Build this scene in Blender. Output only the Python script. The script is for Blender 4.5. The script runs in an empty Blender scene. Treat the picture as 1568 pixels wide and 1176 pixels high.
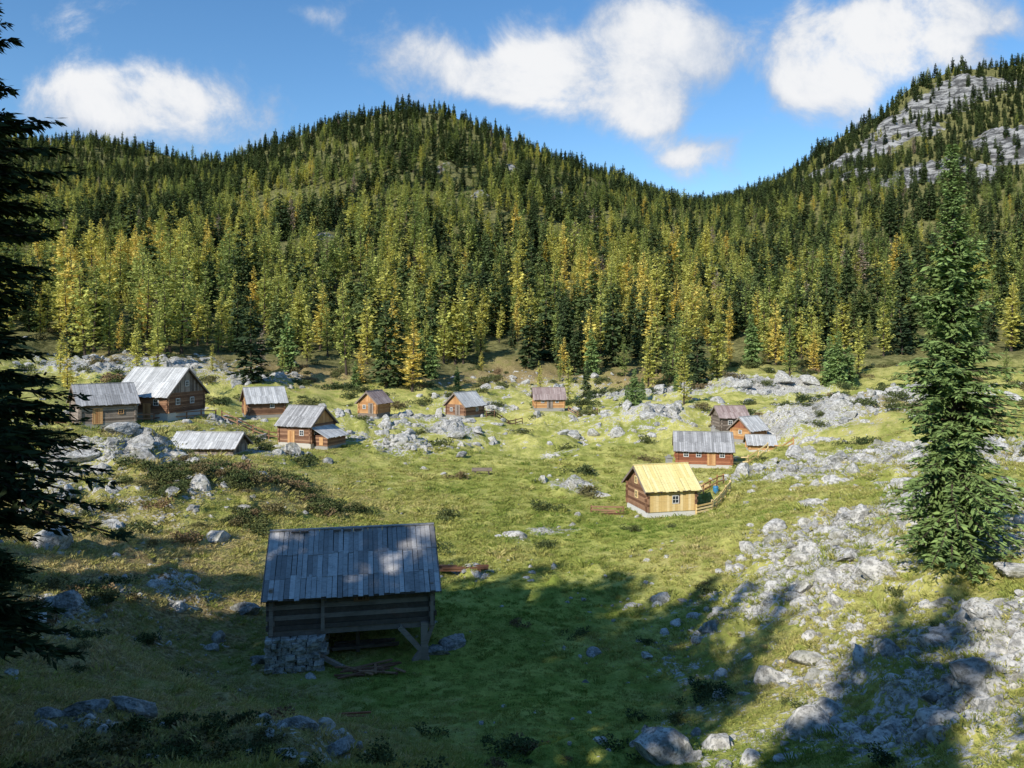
import bpy, math, random
import numpy as np
from mathutils import Vector, Matrix
random.seed(7); rng=np.random.default_rng(7)
scene=bpy.context.scene
F=1207.0
# ------------------------------------------------------------------ survey of the place (metres, eye point = origin)
def sight(h,v,dist):
    return ((h-784)/F*dist, dist, (520-v)/F*dist)
def sstep(a,b,x):
    t=np.clip((x-a)/(b-a),0,1); return t*t*(3-2*t)
# ------------------------------------------------------------------ noise
def _h(ix,iy,seed):
    n=(ix.astype(np.int64)*374761393+iy.astype(np.int64)*668265263+seed*1274126177)&0xffffffff
    n=((n^(n>>13))*1274126177)&0xffffffff
    n=n^(n>>16)
    return (n&0xffff)/32767.5-1.0
def vnoise(x,y,seed=0):
    ix=np.floor(x);iy=np.floor(y);fx=x-ix;fy=y-iy
    fx=fx*fx*fx*(fx*(fx*6-15)+10);fy=fy*fy*fy*(fy*(fy*6-15)+10)
    a=_h(ix,iy,seed);b=_h(ix+1,iy,seed);c=_h(ix,iy+1,seed);d=_h(ix+1,iy+1,seed)
    return (a*(1-fx)+b*fx)*(1-fy)+(c*(1-fx)+d*fx)*fy
def fbm(x,y,o=4,seed=0):
    s=0;a=1;t=0
    for i in range(o):
        c,sn=math.cos(i*1.3),math.sin(i*1.3)
        s=s+a*vnoise(c*x-sn*y+i*17.3,sn*x+c*y-i*9.1,seed+i);t+=a;a*=.5;x=x*2.03;y=y*2.03
    return s/t
# ------------------------------------------------------------------ terrain control
CP=[]
def row(v,lst):
    for h,d in lst: CP.append((h,v,d))
allh=[-500,-100,300,784,1250,1600,2100]
row(1440,[(h,3.2) for h in allh]); row(1330,[(h,8) for h in allh])
row(1176,[(-400,14),(0,15),(400,17),(784,20),(1100,20),(1400,17),(1568,15),(2000,12)])
row(1000,[(-400,20),(0,24),(300,29),(545,33.5),(784,33),(1000,33),(1250,27),(1568,20),(2000,16)])
row(880,[(-400,28),(0,34),(300,42),(550,46),(784,47),(1000,45),(1250,36),(1460,29),(1568,26),(2000,22)])
row(780,[(-400,38),(0,45),(300,52),(600,64),(784,68),(1000,68.5),(1200,58),(1400,44),(1568,37),(2000,30)])
row(700,[(-400,50),(0,60),(200,64),(350,76),(500,86),(784,95),(1000,95),(1100,92),(1250,84),(1400,70),(1568,58),(2000,48)])
row(650,[(-400,65),(0,75),(150,85),(300,93),(480,101),(700,119),(850,125),(1110,115),(1250,110),(1400,95),(1568,85),(2000,70)])
row(600,[(-400,95),(0,100),(250,120),(450,130),(650,145),(850,155),(1000,150),(1250,145),(1400,130),(1568,120),(2000,110)])
row(550,[(-400,130),(0,130),(250,150),(450,165),(784,185),(1000,185),(1250,180),(1568,165),(2000,150)])
row(500,[(-400,165),(0,168),(250,190),(450,205),(784,225),(1000,230),(1250,220),(1568,205),(2000,190)])
row(400,[(-400,240),(0,250),(250,270),(450,285),(784,300),(1000,330),(1250,310),(1568,280),(2000,260)])
row(300,[(-400,380),(0,400),(400,400),(640,380),(784,400),(950,470),(1250,430),(1568,370),(2000,330)])
row(200,[(1400,500),(1568,450),(2000,400)])
skyl=[(-500,215),(0,205),(80,222),(140,212),(200,226),(300,246),(350,250),(400,228),(500,194),(580,175),(620,168),(680,174),(760,202),(850,243),(950,276),(1000,303),(1050,322),(1085,335),(1130,303),(1180,285),(1225,258),(1250,232),(1290,208),(1350,174),(1400,126),(1470,104),(1568,98),(2000,110)]
rd=[(-500,600),(0,600),(200,620),(350,560),(620,560),(784,560),(950,590),(1085,640),(1250,590),(1400,580),(1568,590),(2000,600)]
rdh=[a for a,b in rd]; rdd=[b for a,b in rd]
SK=[]
for h,v in skyl:
    d=float(np.interp(h,rdh,rdd)); CP.append((h,v,d)); u=(h-784)/F
    SK.append((math.atan(u),(520-v)/F/math.sqrt(1+u*u)))
SKa=np.array([s[0] for s in SK]);SKs=np.array([s[1] for s in SK])
RDa=np.arctan((np.array(rdh)-784)/F);RDr=np.array(rdd)*np.sqrt(1+((np.array(rdh)-784)/F)**2)
CP=np.array(CP,float)
_u=(CP[:,0]-784)/F
_q=np.sqrt(1+_u*_u)
C=np.stack([np.arctan(_u)*2.5,np.log(CP[:,2]*_q)],1)
Sv=(520-CP[:,1])/F/_q
def tps(r2): return np.where(r2>1e-12,0.5*r2*np.log(r2+1e-12),0)
n=len(C)
K=tps(((C[:,None]-C[None])**2).sum(2))+np.eye(n)*0.0015
Pm=np.concatenate([np.ones((n,1)),C],1)
A=np.block([[K,Pm],[Pm.T,np.zeros((3,3))]])
sol=np.linalg.solve(A,np.concatenate([Sv,np.zeros(3)]))
def s_eval(a,lr):
    q=np.stack([np.clip(a,-.82,.82)*2.5,lr],1); out=np.empty(len(a))
    for i in range(0,len(a),20000):
        qq=q[i:i+20000]
        out[i:i+20000]=tps(((qq[:,None]-C[None])**2).sum(2))@sol[:n]+sol[n]+qq@sol[n+1:]
    return out
def blobs(lst):
    L=[]
    for q in lst:
        X,Y,_=sight(*q[:3]); L.append((X,Y,q[3],q[4] if len(q)>4 else 1.0))
    return L
ROCK=blobs([(1450,1100,19,6,.72),(1350,1000,24,6,.74),(1250,900,34,5.5,.88),(1500,950,22,6,.84),(1560,820,34,8,.84),(1400,780,44,10,.88),(1300,800,44,8,.92),(1500,700,62,14,.84),(1330,700,76,12,.9),(1230,860,38,5,.92),(1120,960,34,3.5,.7),
 (1240,650,108,14,.92),(1180,590,150,15),(1050,590,152,10,.95),(950,600,148,10,.85),(690,670,108,6,.95),(620,700,92,5,.92),(880,745,78,3.4,.95),(850,815,58,2.6,.95),(800,840,55,2.0,.75),(730,620,135,10,.85),(200,720,62,6.5,1),(110,700,60,7,.9),(60,740,52,6,.85),(250,560,140,12,.92),(130,555,130,12,.95),(400,580,140,10,.85),
 (1200,720,78,8,.85),(1000,640,122,8,.88),(850,690,100,4,.8),(540,660,97,6,.9),(420,690,80,5,.9),(480,1110,19.5,2.2,.72),(150,1080,18.5,1.8,.7),(90,915,31,2.4,.8),(290,895,38,2.5,.75),(720,885,47,2.4,.85),(650,640,118,8,.88),(1400,620,120,14,.9),(1050,1000,31,3,.6),
 (950,640,125,30,.58),(1250,640,112,26,.66),(650,650,110,24,.56),(300,650,90,26,.52),(120,760,50,15,.58),(300,560,140,24,.6),(1350,850,36,16,.64),(1400,1050,21,11,.62),(850,590,155,26,.58),(150,900,32,12,.42)])
CLIFF=blobs([(1385,170,530,21),(1420,168,530,24),(1455,160,530,24),(1490,150,540,24),(1520,145,540,20,.95),(1355,195,520,17),(1410,200,500,15),(1255,262,500,16),(1285,252,500,16),(1315,235,500,17),(1340,215,500,16),(1380,280,415,17),(1410,272,420,18),(1440,262,425,17),(1500,265,400,14),(1545,215,440,21),(1560,240,420,18),(1310,262,450,12,.95),(680,268,420,11,.5),(740,310,380,8,.6),(850,300,430,9,.55),(500,370,310,7,.6),(780,270,450,8,.6)])
DRY=blobs([(100,950,27,10),(200,870,38,12,.95),(390,760,62,11),(450,560,150,18),(650,560,160,18),(250,540,150,20),(800,555,170,18),(60,1100,18,7),(1000,560,165,15),(350,1080,21,7),(1350,640,110,18,.8),(1150,1050,27,5,.6),(80,800,45,12,.65),(600,760,66,7,.4),(1100,850,46,6,.4),(400,680,85,12,.5)])
LUSH=blobs([(780,950,40,7),(850,1050,29,6),(400,950,35,4),(950,820,58,8,.85),(700,1010,33,6),(900,1150,22,5),(600,1020,31,4),(800,750,78,13,.4),(900,690,100,9,.3)])
def field(bl,x,y):
    f=np.zeros_like(x)
    for X,Y,r,w in bl: f=np.maximum(f,w*np.exp(-(((x-X)**2+(y-Y)**2)/(r*r))))
    return f
KN=blobs([(370,775,57,6,.9),(210,720,62,5,.8),(980,645,124,6,.8),(700,680,106,5,.5),(1280,640,112,9,1.0),(860,735,80,4,.35),(620,700,93,5,.5)])
HUTS=[(158,655,84,4.5),(247,640,91,6),(404,638,100,4.5),(470,680,90,4),(511,686,88.5,2.5),(322,694,77,4.5),(573,638,114,4),(712,638,119,4),(840,628,132,4),(1117,662,112,4),(1146,676,105,3),(1164,690,99,3),(1076,712,92,5),(1012,783,68,4)]
PADS=[(*sight(h,v,d),r) for h,v,d,r in HUTS]+[(-7.1,34.3,-13.5,5.2)]
def height(x,y,detail=True):
    r=np.sqrt(x*x+y*y)+1e-6; a=np.arctan2(x,y)
    D=np.interp(a,RDa,RDr)
    rc=np.clip(r,3,D); s=s_eval(a,np.log(rc))
    m=(r>0.45*D)
    if m.any():
        sr=s_eval(a[m],np.log(D[m])); dl=np.interp(a[m],SKa,SKs)-sr
        s[m]+=dl*sstep(0.45,1.0,rc[m]/D[m])
    z=s*rc
    z=np.where(r<3,-1.75+(z+1.75)*(r/3),z)
    z=np.where(r>D,z-0.35*(r-D)-np.minimum(r-D,30)*0.1,z)
    z=np.where(r>D,np.maximum(z,-30),z)
    w=sstep(0.75,1.45,np.abs(a))
    z=z*(1-w)+w*(-1.8+0.10*np.minimum(r,60)*1.0+fbm(x/30,y/30,3,5)*2*np.clip(r/30,0,1))
    z=z+2.1*field(KN,x,y)
    far=sstep(170,320,r)
    z+=fbm(x/70,y/70,4,11)*5*far*(1-0.5*sstep(.8,1,r/D))
    near=(1-far)*np.clip(r/25,0,1)
    z+=fbm(x/13,y/13,3,3)*0.75*near
    z+=(1-np.abs(fbm(x/16,y/11,3,203))*2.2-.35)*1.6*sstep(78,105,r)*(1-sstep(180,260,r))
    if detail:
        z+=fbm(x/2.6,y/2.6,4,21)*0.24*np.clip(r/10,0,1)
        rk=field(ROCK,x,y)
        z+=np.clip(fbm(x/2.2,y/2.2,3,31)*1.6+rk*1.3-1.0,0,.75)*0.9*np.clip(r/10,0,1)*(1-far)
        cl=field(CLIFF,x,y)
        z+=(np.abs(fbm(x/16,y/16,4,41))*16*cl)*far*0.8
    for X,Y,Z,R in PADS:
        dd=np.hypot(x-X,y-Y);m=dd<R*2
        if m.any():
            q=1-sstep(R*.85,R*2,dd[m]);z[m]=z[m]*(1-q)+(Z+fbm(x[m],y[m],2,8)*.06)*q
    return z
def hz(x,y): return float(height(np.array([x],float),np.array([y],float))[0])

def mk_mesh(name,V,Fq,mats=(),smooth=False,midx=None):
    V=np.asarray(V,np.float32);Fq=np.asarray(Fq,np.int32)
    me=bpy.data.meshes.new(name);k=Fq.shape[1]
    me.vertices.add(len(V));me.vertices.foreach_set('co',V.ravel())
    me.loops.add(Fq.size);me.loops.foreach_set('vertex_index',Fq.ravel())
    me.polygons.add(len(Fq));me.polygons.foreach_set('loop_start',np.arange(0,Fq.size,k,dtype=np.int32))
    if midx is not None: me.polygons.foreach_set('material_index',np.asarray(midx,np.int32))
    me.update(calc_edges=True);me.validate()
    me.polygons.foreach_set('use_smooth',np.full(len(me.polygons),smooth))
    for m in mats: me.materials.append(m)
    return me
def add_obj(name,me,parent=None,loc=(0,0,0)):
    o=bpy.data.objects.new(name,me);scene.collection.objects.link(o);o.location=loc
    if parent: o.parent=parent
    return o
def attr(me,name,arr,dom='POINT'):
    a=me.attributes.new(name,'FLOAT',dom);a.data.foreach_set('value',np.asarray(arr,np.float32))
# ------------------------------------------------------------------ materials
class NT:
    def __init__(s,nt): s.nt=nt;nt.nodes.clear()
    def n(s,t,**k):
        nd=s.nt.nodes.new(t)
        for a,b in k.items(): setattr(nd,a,b)
        return nd
    def l(s,a,b): s.nt.links.new(a,b)
    def setin(s,nd,i,v):
        if isinstance(v,bpy.types.NodeSocket): s.l(v,nd.inputs[i])
        elif v is not None: nd.inputs[i].default_value=v
    def m(s,op,a,b=None,c=None,clamp=False):
        nd=s.n('ShaderNodeMath',operation=op,use_clamp=clamp)
        s.setin(nd,0,a);s.setin(nd,1,b);s.setin(nd,2,c);return nd.outputs[0]
    def ss(s,x,a,b):
        nd=s.n('ShaderNodeMapRange',interpolation_type='SMOOTHSTEP')
        s.setin(nd,0,x);nd.inputs[1].default_value=a;nd.inputs[2].default_value=b;return nd.outputs[0]
    def mix(s,f,a,b):
        nd=s.n('ShaderNodeMix',data_type='RGBA');s.setin(nd,0,f)
        for i,v in ((6,a),(7,b)):
            if isinstance(v,tuple) and len(v)==3: v=(*v,1)
            s.setin(nd,i,v)
        return nd.outputs[2]
    def noise(s,scale,det=4,vec=None,rough=.55,dist=0):
        nd=s.n('ShaderNodeTexNoise');nd.inputs['Scale'].default_value=scale;nd.inputs['Detail'].default_value=det
        nd.inputs['Roughness'].default_value=rough;nd.inputs['Distortion'].default_value=dist
        if vec is not None: s.l(vec,nd.inputs['Vector'])
        return nd.outputs[0]
    def at(s,name,ty='GEOMETRY'):
        nd=s.n('ShaderNodeAttribute',attribute_name=name,attribute_type=ty);return nd.outputs['Fac']
    def out(s,sh):
        o=s.n('ShaderNodeOutputMaterial');s.l(sh,o.inputs[0])
    def dbsdf(s,col,bump=None,bs=.3,bd=.05):
        b=s.n('ShaderNodeBsdfDiffuse');s.setin(b,0,col);b.inputs[1].default_value=.3
        if bump is not None:
            bb=s.n('ShaderNodeBump');bb.inputs['Strength'].default_value=bs;bb.inputs['Distance'].default_value=bd
            s.l(bump,bb.inputs['Height']);s.l(bb.outputs[0],b.inputs['Normal'])
        return b.outputs[0]
    def pbsdf(s,col,rough=.85,bump=None,bs=.3,bd=.05,spec=.3):
        b=s.n('ShaderNodeBsdfPrincipled');s.setin(b,'Base Color',col if not(isinstance(col,tuple) and len(col)==3) else (*col,1))
        b.inputs['Roughness'].default_value=rough;b.inputs['Specular IOR Level'].default_value=spec
        if bump is not None:
            bb=s.n('ShaderNodeBump');bb.inputs['Strength'].default_value=bs;bb.inputs['Distance'].default_value=bd
            s.l(bump,bb.inputs['Height']);s.l(bb.outputs[0],b.inputs['Normal'])
        return b.outputs[0]
def newmat(name):
    m=bpy.data.materials.new(name);m.use_nodes=True;return m,NT(m.node_tree)
def geo(t): return t.n('ShaderNodeNewGeometry').outputs['Position']
# terrain
M_ground,t=newmat('alpine_ground')
pos=geo(t)
n2=t.noise(.7,4,pos,.68);n3=t.noise(5,3,pos,.65);n4=t.noise(.2,3,pos,.6)
lush=t.at('lush');dry=t.at('dry');rk=t.at('rock');fo=t.at('forest');cl=t.at('cliff')
mx=t.m('ADD',t.m('MULTIPLY',n2,.6),t.m('MULTIPLY',n4,.5))
g=t.mix(t.ss(mx,.42,.66),(.26,.285,.062),(.56,.52,.17))
g=t.mix(t.m('MULTIPLY',t.ss(n3,.46,.66),.5),g,(.23,.20,.08))
g=t.mix(t.m('MULTIPLY',lush,.75),g,t.mix(t.ss(n2,.3,.7),(.18,.25,.04),(.38,.42,.08)))
dn=t.m('ADD',t.m('MULTIPLY',dry,.9),t.m('MULTIPLY',t.m('SUBTRACT',n2,.55),1.4),clamp=True)
g=t.mix(t.ss(dn,.12,.75),g,t.mix(t.ss(n3,.35,.65),(.18,.13,.06),(.48,.36,.17)))
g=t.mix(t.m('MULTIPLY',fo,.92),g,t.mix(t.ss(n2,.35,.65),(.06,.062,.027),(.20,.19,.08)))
rf=t.m('ADD',t.m('MULTIPLY',rk,.62),t.m('SUBTRACT',t.m('ADD',t.m('MULTIPLY',n2,.8),t.m('MULTIPLY',n3,.65)),.625))
rf=t.ss(rf,.475,.54)
rc=t.mix(t.ss(n3,.36,.60),(.20,.19,.165),(.57,.55,.505))
g=t.mix(rf,g,rc)
cf=t.ss(t.m('ADD',cl,t.m('MULTIPLY',t.m('SUBTRACT',t.noise(.11,5,pos,.7),.5),1.5)),.38,.50)
mpz=t.n('ShaderNodeMapping');mpz.inputs['Scale'].default_value=(.12,.12,.45);t.l(pos,mpz.inputs[0])
g=t.mix(cf,g,t.mix(t.ss(t.noise(1,5,mpz.outputs[0],.75),.42,.60),(.08,.08,.08),(.36,.355,.345)))
t.out(t.dbsdf(g,t.m('ADD',n3,t.m('MULTIPLY',n2,2)),.9,.20))
def rockmat(name,a,b):
    m,t=newmat(name);pos=geo(t)
    x=t.noise(3.2,4,pos,.7);y=t.noise(11,2,pos,.6);z=t.noise(.9,2,pos)
    c=t.mix(t.ss(x,.36,.60),a,b)
    c=t.mix(t.m('MULTIPLY',t.ss(y,.52,.66),.7),c,(.15,.15,.13))
    c=t.mix(t.m('MULTIPLY',t.ss(z,.5,.7),.45),c,(.22,.21,.12))
    t.out(t.dbsdf(c,x,.8,.10));return m
M_rock=rockmat('limestone',(.27,.26,.24),(.61,.59,.545))
M_rockd=rockmat('lichen_stone',(.17,.17,.155),(.43,.42,.40))
def wood(name,a,b,rough=.85,dirt=.25,sx=1):
    m,t=newmat(name)
    tc=t.n('ShaderNodeTexCoord').outputs['Object'];tone=t.at('tone')
    x=t.noise(7,5,tc,.7);y=t.noise(1.3,3,tc)
    wv=t.n('ShaderNodeTexNoise');mp=t.n('ShaderNodeMapping');mp.inputs['Scale'].default_value=(2*sx,2,30);t.l(tc,mp.inputs[0]);t.l(mp.outputs[0],wv.inputs[0]);wv.inputs['Scale'].default_value=1;wv.inputs['Detail'].default_value=3
    f=t.m('ADD',t.m('MULTIPLY',tone,.62),t.m('MULTIPLY',x,.4))
    c=t.mix(t.ss(f,.15,.85),a,b)
    c=t.mix(t.m('MULTIPLY',t.ss(y,.45,.7),dirt),c,tuple(q*.35 for q in a))
    c=t.mix(t.m('MULTIPLY',t.ss(wv.outputs[0],.5,.7),.35),c,tuple(q*.5 for q in a))
    t.out(t.pbsdf(c,rough,wv.outputs[0],.4,.02,.15));return m
W_dark=wood('weathered_dark_wood',(.11,.085,.066),(.38,.31,.255))
W_brown=wood('brown_log_wood',(.16,.08,.048),(.40,.23,.135))
W_red=wood('redbrown_wood',(.24,.085,.045),(.45,.19,.10))
W_orange=wood('orange_wood',(.45,.22,.09),(.68,.40,.18))
W_new=wood('fresh_yellow_wood',(.72,.50,.20),(.90,.70,.36),.7,.1)
R_dark=wood('old_grey_shingles',(.27,.255,.245),(.62,.595,.57),.95,.2,3)
R_mid=wood('grey_roof_boards',(.26,.255,.25),(.50,.49,.48),.95)
R_light=wood('pale_roof_boards',(.42,.415,.40),(.72,.71,.68),.85,.25)
R_tan=wood('pinkish_roof_boards',(.28,.20,.18),(.50,.40,.36))
R_new=wood('fresh_roof_boards',(.80,.65,.26),(.92,.80,.42),.8,.08)
W_black=wood('hut_interior',(.012,.01,.009),(.03,.025,.02))
def flat(name,c,r=.6):
    m,t=newmat(name);p=geo(t);x=t.noise(9,4,p);t.out(t.pbsdf(t.mix(x,tuple(q*.75 for q in c),c),r));return m
M_glass=flat('window_glass',(.03,.04,.05),.12);M_white=flat('white_paint',(.75,.73,.68));M_plast=flat('lime_plaster',(.62,.58,.50),.95)
M_blue=flat('blue_plastic',(.06,.25,.45),.5);M_barn=flat('stone_wall_mortar',(.38,.36,.32),.95)
def foliage(name,stops,inst=True,const=.2,tr=0,vary=.5):
    m,t=newmat(name)
    tint=t.at('tint','INSTANCER') if inst else None
    cr=t.n('ShaderNodeValToRGB');el=cr.color_ramp.elements
    while len(el)<len(stops): el.new(.5)
    for e,(p,c) in zip(el,stops): e.position=p;e.color=(*c,1)
    if inst: t.l(tint,cr.inputs[0])
    else: cr.inputs[0].default_value=const
    rp=t.n('ShaderNodeNewGeometry').outputs['Random Per Island']
    hsv=t.n('ShaderNodeHueSaturation');t.l(cr.outputs[0],hsv.inputs['Color']);t.l(t.m('ADD',t.m('MULTIPLY',rp,vary*1.4),1-vary*.7),hsv.inputs['Value'])
    d=t.n('ShaderNodeBsdfDiffuse');t.l(hsv.outputs[0],d.inputs[0])
    if tr:
        tl=t.n('ShaderNodeBsdfTranslucent');t.l(hsv.outputs[0],tl.inputs[0])
        ms=t.n('ShaderNodeMixShader');ms.inputs[0].default_value=tr;t.l(d.outputs[0],ms.inputs[1]);t.l(tl.outputs[0],ms.inputs[2]);t.out(ms.outputs[0])
    else: t.out(d.outputs[0])
    return m
SPR=[(0,(.05,.075,.036)),(.5,(.095,.13,.048)),(1,(.17,.21,.07))]
M_spr=foliage('spruce_needles',SPR)
M_lar=foliage('larch_needles',[(0,(.27,.33,.10)),(.35,(.45,.47,.13)),(.7,(.64,.59,.15)),(.93,(.76,.61,.16)),(1,(.42,.34,.25))],tr=.25,vary=.3)
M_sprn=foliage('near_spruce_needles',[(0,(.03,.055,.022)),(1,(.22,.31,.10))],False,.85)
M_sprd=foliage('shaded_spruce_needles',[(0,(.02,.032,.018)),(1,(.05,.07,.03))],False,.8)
M_bush=foliage('shrub_leaves',[(0,(.06,.085,.035)),(.5,(.12,.135,.05)),(1,(.24,.16,.09))])
M_grass=foliage('grass_blades',[(0,(.19,.27,.05)),(.5,(.40,.39,.11)),(1,(.58,.46,.23))],tr=.2)
M_bark=wood('tree_bark',(.08,.06,.045),(.20,.16,.13))
# ------------------------------------------------------------------ ground sheet
fr=np.linspace(-.72,.72,640);L=np.linspace(-math.pi,-.72,40)[:-1];R=np.linspace(.72,math.pi,40)[1:-1]
ang=np.concatenate([L,fr,R])
rad=np.concatenate([[0.4,1.2],np.geomspace(2.2,760,660),[900,1300,2500,5000]])
AA,RR=np.meshgrid(ang,rad)
gx=(RR*np.sin(AA)).ravel();gy=(RR*np.cos(AA)).ravel();gz=height(gx,gy)
na=len(ang);nr=len(rad)
i=np.arange(nr-1)[:,None]*na;j=np.arange(na)[None];j2=(j+1)%na
Q=np.stack([i+j,i+na+j,i+na+j2,i+j2],2).reshape(-1,4)
V=np.stack([gx,gy,gz],1)
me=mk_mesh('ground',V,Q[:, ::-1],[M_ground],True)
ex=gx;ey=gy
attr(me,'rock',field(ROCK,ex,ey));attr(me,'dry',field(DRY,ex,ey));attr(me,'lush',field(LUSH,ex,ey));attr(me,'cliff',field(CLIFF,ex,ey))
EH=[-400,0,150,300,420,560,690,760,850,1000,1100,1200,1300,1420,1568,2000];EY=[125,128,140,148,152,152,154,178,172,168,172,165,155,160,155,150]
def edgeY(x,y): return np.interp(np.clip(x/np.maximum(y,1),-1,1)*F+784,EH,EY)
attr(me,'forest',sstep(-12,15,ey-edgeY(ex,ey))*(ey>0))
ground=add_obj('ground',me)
if me.polygons[1000].normal.z<0: me.flip_normals()
# ------------------------------------------------------------------ instancing
def proto_coll(name,objs):
    c=bpy.data.collections.new(name)
    for o in objs: c.objects.link(o)
    return c
def scatter(name,P,sc,rot,idx,tint,coll):
    me=bpy.data.meshes.new(name);N=len(P);me.vertices.add(N);me.vertices.foreach_set('co',np.asarray(P,np.float32).ravel())
    a=me.attributes.new('sc','FLOAT_VECTOR','POINT');a.data.foreach_set('vector',np.asarray(sc,np.float32).ravel())
    a=me.attributes.new('rt','FLOAT_VECTOR','POINT');a.data.foreach_set('vector',np.asarray(rot,np.float32).ravel())
    a=me.attributes.new('idx','INT','POINT');a.data.foreach_set('value',np.asarray(idx,np.int32))
    attr(me,'tint',tint)
    o=add_obj(name,me)
    ng=bpy.data.node_groups.new(name+'_gn','GeometryNodeTree')
    ng.interface.new_socket('Geometry',in_out='INPUT',socket_type='NodeSocketGeometry');ng.interface.new_socket('Geometry',in_out='OUTPUT',socket_type='NodeSocketGeometry')
    gi=ng.nodes.new('NodeGroupInput');go=ng.nodes.new('NodeGroupOutput');ip=ng.nodes.new('GeometryNodeInstanceOnPoints')
    ci=ng.nodes.new('GeometryNodeCollectionInfo');ci.inputs['Collection'].default_value=coll;ci.inputs['Separate Children'].default_value=True;ci.inputs['Reset Children'].default_value=True
    def na_(n,ty):
        q=ng.nodes.new('GeometryNodeInputNamedAttribute');q.data_type=ty;q.inputs['Name'].default_value=n
        return [s for s in q.outputs if s.enabled and s.name=='Attribute'][0]
    lk=ng.links.new
    lk(gi.outputs[0],ip.inputs['Points']);lk(ci.outputs[0],ip.inputs['Instance']);ip.inputs['Pick Instance'].default_value=True
    lk(na_('idx','INT'),ip.inputs['Instance Index']);lk(na_('rt','FLOAT_VECTOR'),ip.inputs['Rotation']);lk(na_('sc','FLOAT_VECTOR'),ip.inputs['Scale'])
    lk(ip.outputs[0],go.inputs[0])
    md=o.modifiers.new('scatter','NODES');md.node_group=ng
    return o
# ------------------------------------------------------------------ conifers
def norm(v): return v/np.maximum(np.linalg.norm(v,axis=-1,keepdims=True),1e-9)
def conifer(name,H,R,nwh,nbr,nside,sub,cl,cw,seed,mats,kind='spruce',base=.06,tr=.012,twigs=False):
    g=np.random.default_rng(seed);B=nwh*nbr
    t=(np.repeat(np.arange(nwh),nbr)+g.random(B)*.9)/nwh
    z0=H*(base+(1-base)*t)*.985
    lump=1+.22*np.sin(t*23+seed)+.12*np.sin(t*51+2*seed)
    if kind=='spruce':
        pr=(1-t)**.82*np.minimum(1,.62+2.2*t)*lump
        l=R*(pr+.025)*g.uniform(.6,1.12,B); s0=-.35+1.15*t;dr=.30*(1-t)
    else:
        pr=(1-t)**.75*np.minimum(1,.45+1.6*t)*lump
        l=R*(pr+.03)*g.uniform(.35,1.2,B); s0=-.05+.7*t;dr=.12*(1-t)
    az=g.random(B)*2*np.pi
    asym=1+.15*np.cos(az-seed)+.12*np.sin(3*az+t*9);l=l*asym
    s=(np.arange(nside)[None]+g.random((B,nside)))/nside
    s=.12+.88*s
    keep=g.random((B,nside))<np.clip(.3+.8*l[:,None]/R*1.3,0,1)
    ca,sa=np.cos(az)[:,None],np.sin(az)[:,None]
    def curve(s): return np.stack([ca*l[:,None]*s,sa*l[:,None]*s,z0[:,None]+l[:,None]*(s0[:,None]*s-dr[:,None]*s*s+.16*s**3*(1-t[:,None]))],-1)
    p=curve(s)[:,:,None,None,:]
    sh=(B,nside,2,sub)
    side=np.array([-1,1])[None,None,:,None]
    rv=np.stack([ca,sa,np.zeros_like(ca)],-1)[:,:,None,None,:];pv=np.stack([-sa,ca,np.zeros_like(ca)],-1)[:,:,None,None,:]
    a_=g.uniform(.3,1.0,sh)[...,None];b_=(side*g.uniform(.25,1.0,sh))[...,None]
    c_=g.uniform(-.55,.12,sh)[...,None] if kind=='spruce' else g.uniform(-.4,.4,sh)[...,None]
    d=norm(rv*a_+pv*b_+np.array([0,0,1.])*c_)
    Lc=(cl*(1.15-.6*s))[:,:,None,None]*g.uniform(.6,1.3,sh)*np.clip(l/(R*.45),.45,1)[:,None,None,None]
    Lc=Lc[...,None]
    st=p+g.normal(0,.12,sh+(3,))*Lc
    w=norm(np.cross(d,norm(g.normal(0,.55,sh+(3,))+np.array([0,0,1.]))))*cw*g.uniform(.7,1.3,sh)[...,None]*Lc
    q=np.stack([st,st+d*Lc*.55+w,st+d*Lc,st+d*Lc*.45-w],-2)
    kk=np.broadcast_to(keep[:,:,None,None],sh)
    q=q[kk].reshape(-1,3);nq=len(q)//4
    V=[q];Fc=[np.arange(nq*4).reshape(-1,4)];mi=[np.zeros(nq,int)];off=nq*4
    ns=8;zz=np.linspace(-.6,H*.97,14);th=np.arange(ns)/ns*2*np.pi
    rr=(tr*H*(1-zz/H*.97)).clip(.01)+tr*H*.6*np.exp(-(zz+.6)/.4)
    bend=np.sin(zz/H*3+seed)*H*.004
    tv=np.stack([rr[:,None]*np.cos(th)+bend[:,None],rr[:,None]*np.sin(th),np.broadcast_to(zz[:,None],(14,ns))],-1).reshape(-1,3)
    ii=np.arange(13)[:,None]*ns;jj=np.arange(ns)[None];j2=(jj+1)%ns
    tf=np.stack([ii+jj,ii+j2,ii+ns+j2,ii+ns+jj],-1).reshape(-1,4)+off
    V.append(tv);Fc.append(tf);mi.append(np.ones(len(tf),int));off+=len(tv)
    if twigs:
        ss=np.linspace(0,.95,5)[None].repeat(B,0);c=curve(ss);wd=(np.linspace(.035,.008,5)[None]*(l/R+.3)[:,None])[...,None]
        for ax in (np.array([0,0,1.]),None):
            off_=(pv[:,:,0,0,:] if ax is None else ax)*wd
            tv=np.stack([c-off_,c+off_],2).reshape(B,10,3)
            bi=(np.arange(B)*10)[:,None];k=np.arange(4)[None]*2
            tf=np.stack([bi+k,bi+k+1,bi+k+3,bi+k+2],-1).reshape(-1,4)+off
            V.append(tv.reshape(-1,3));Fc.append(tf);mi.append(np.ones(len(tf),int));off+=B*10
    me=mk_mesh(name,np.concatenate(V),np.concatenate(Fc),mats,False,np.concatenate(mi))
    return me
def pobj(name,me): return bpy.data.objects.new(name,me)
protos=[]
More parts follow.
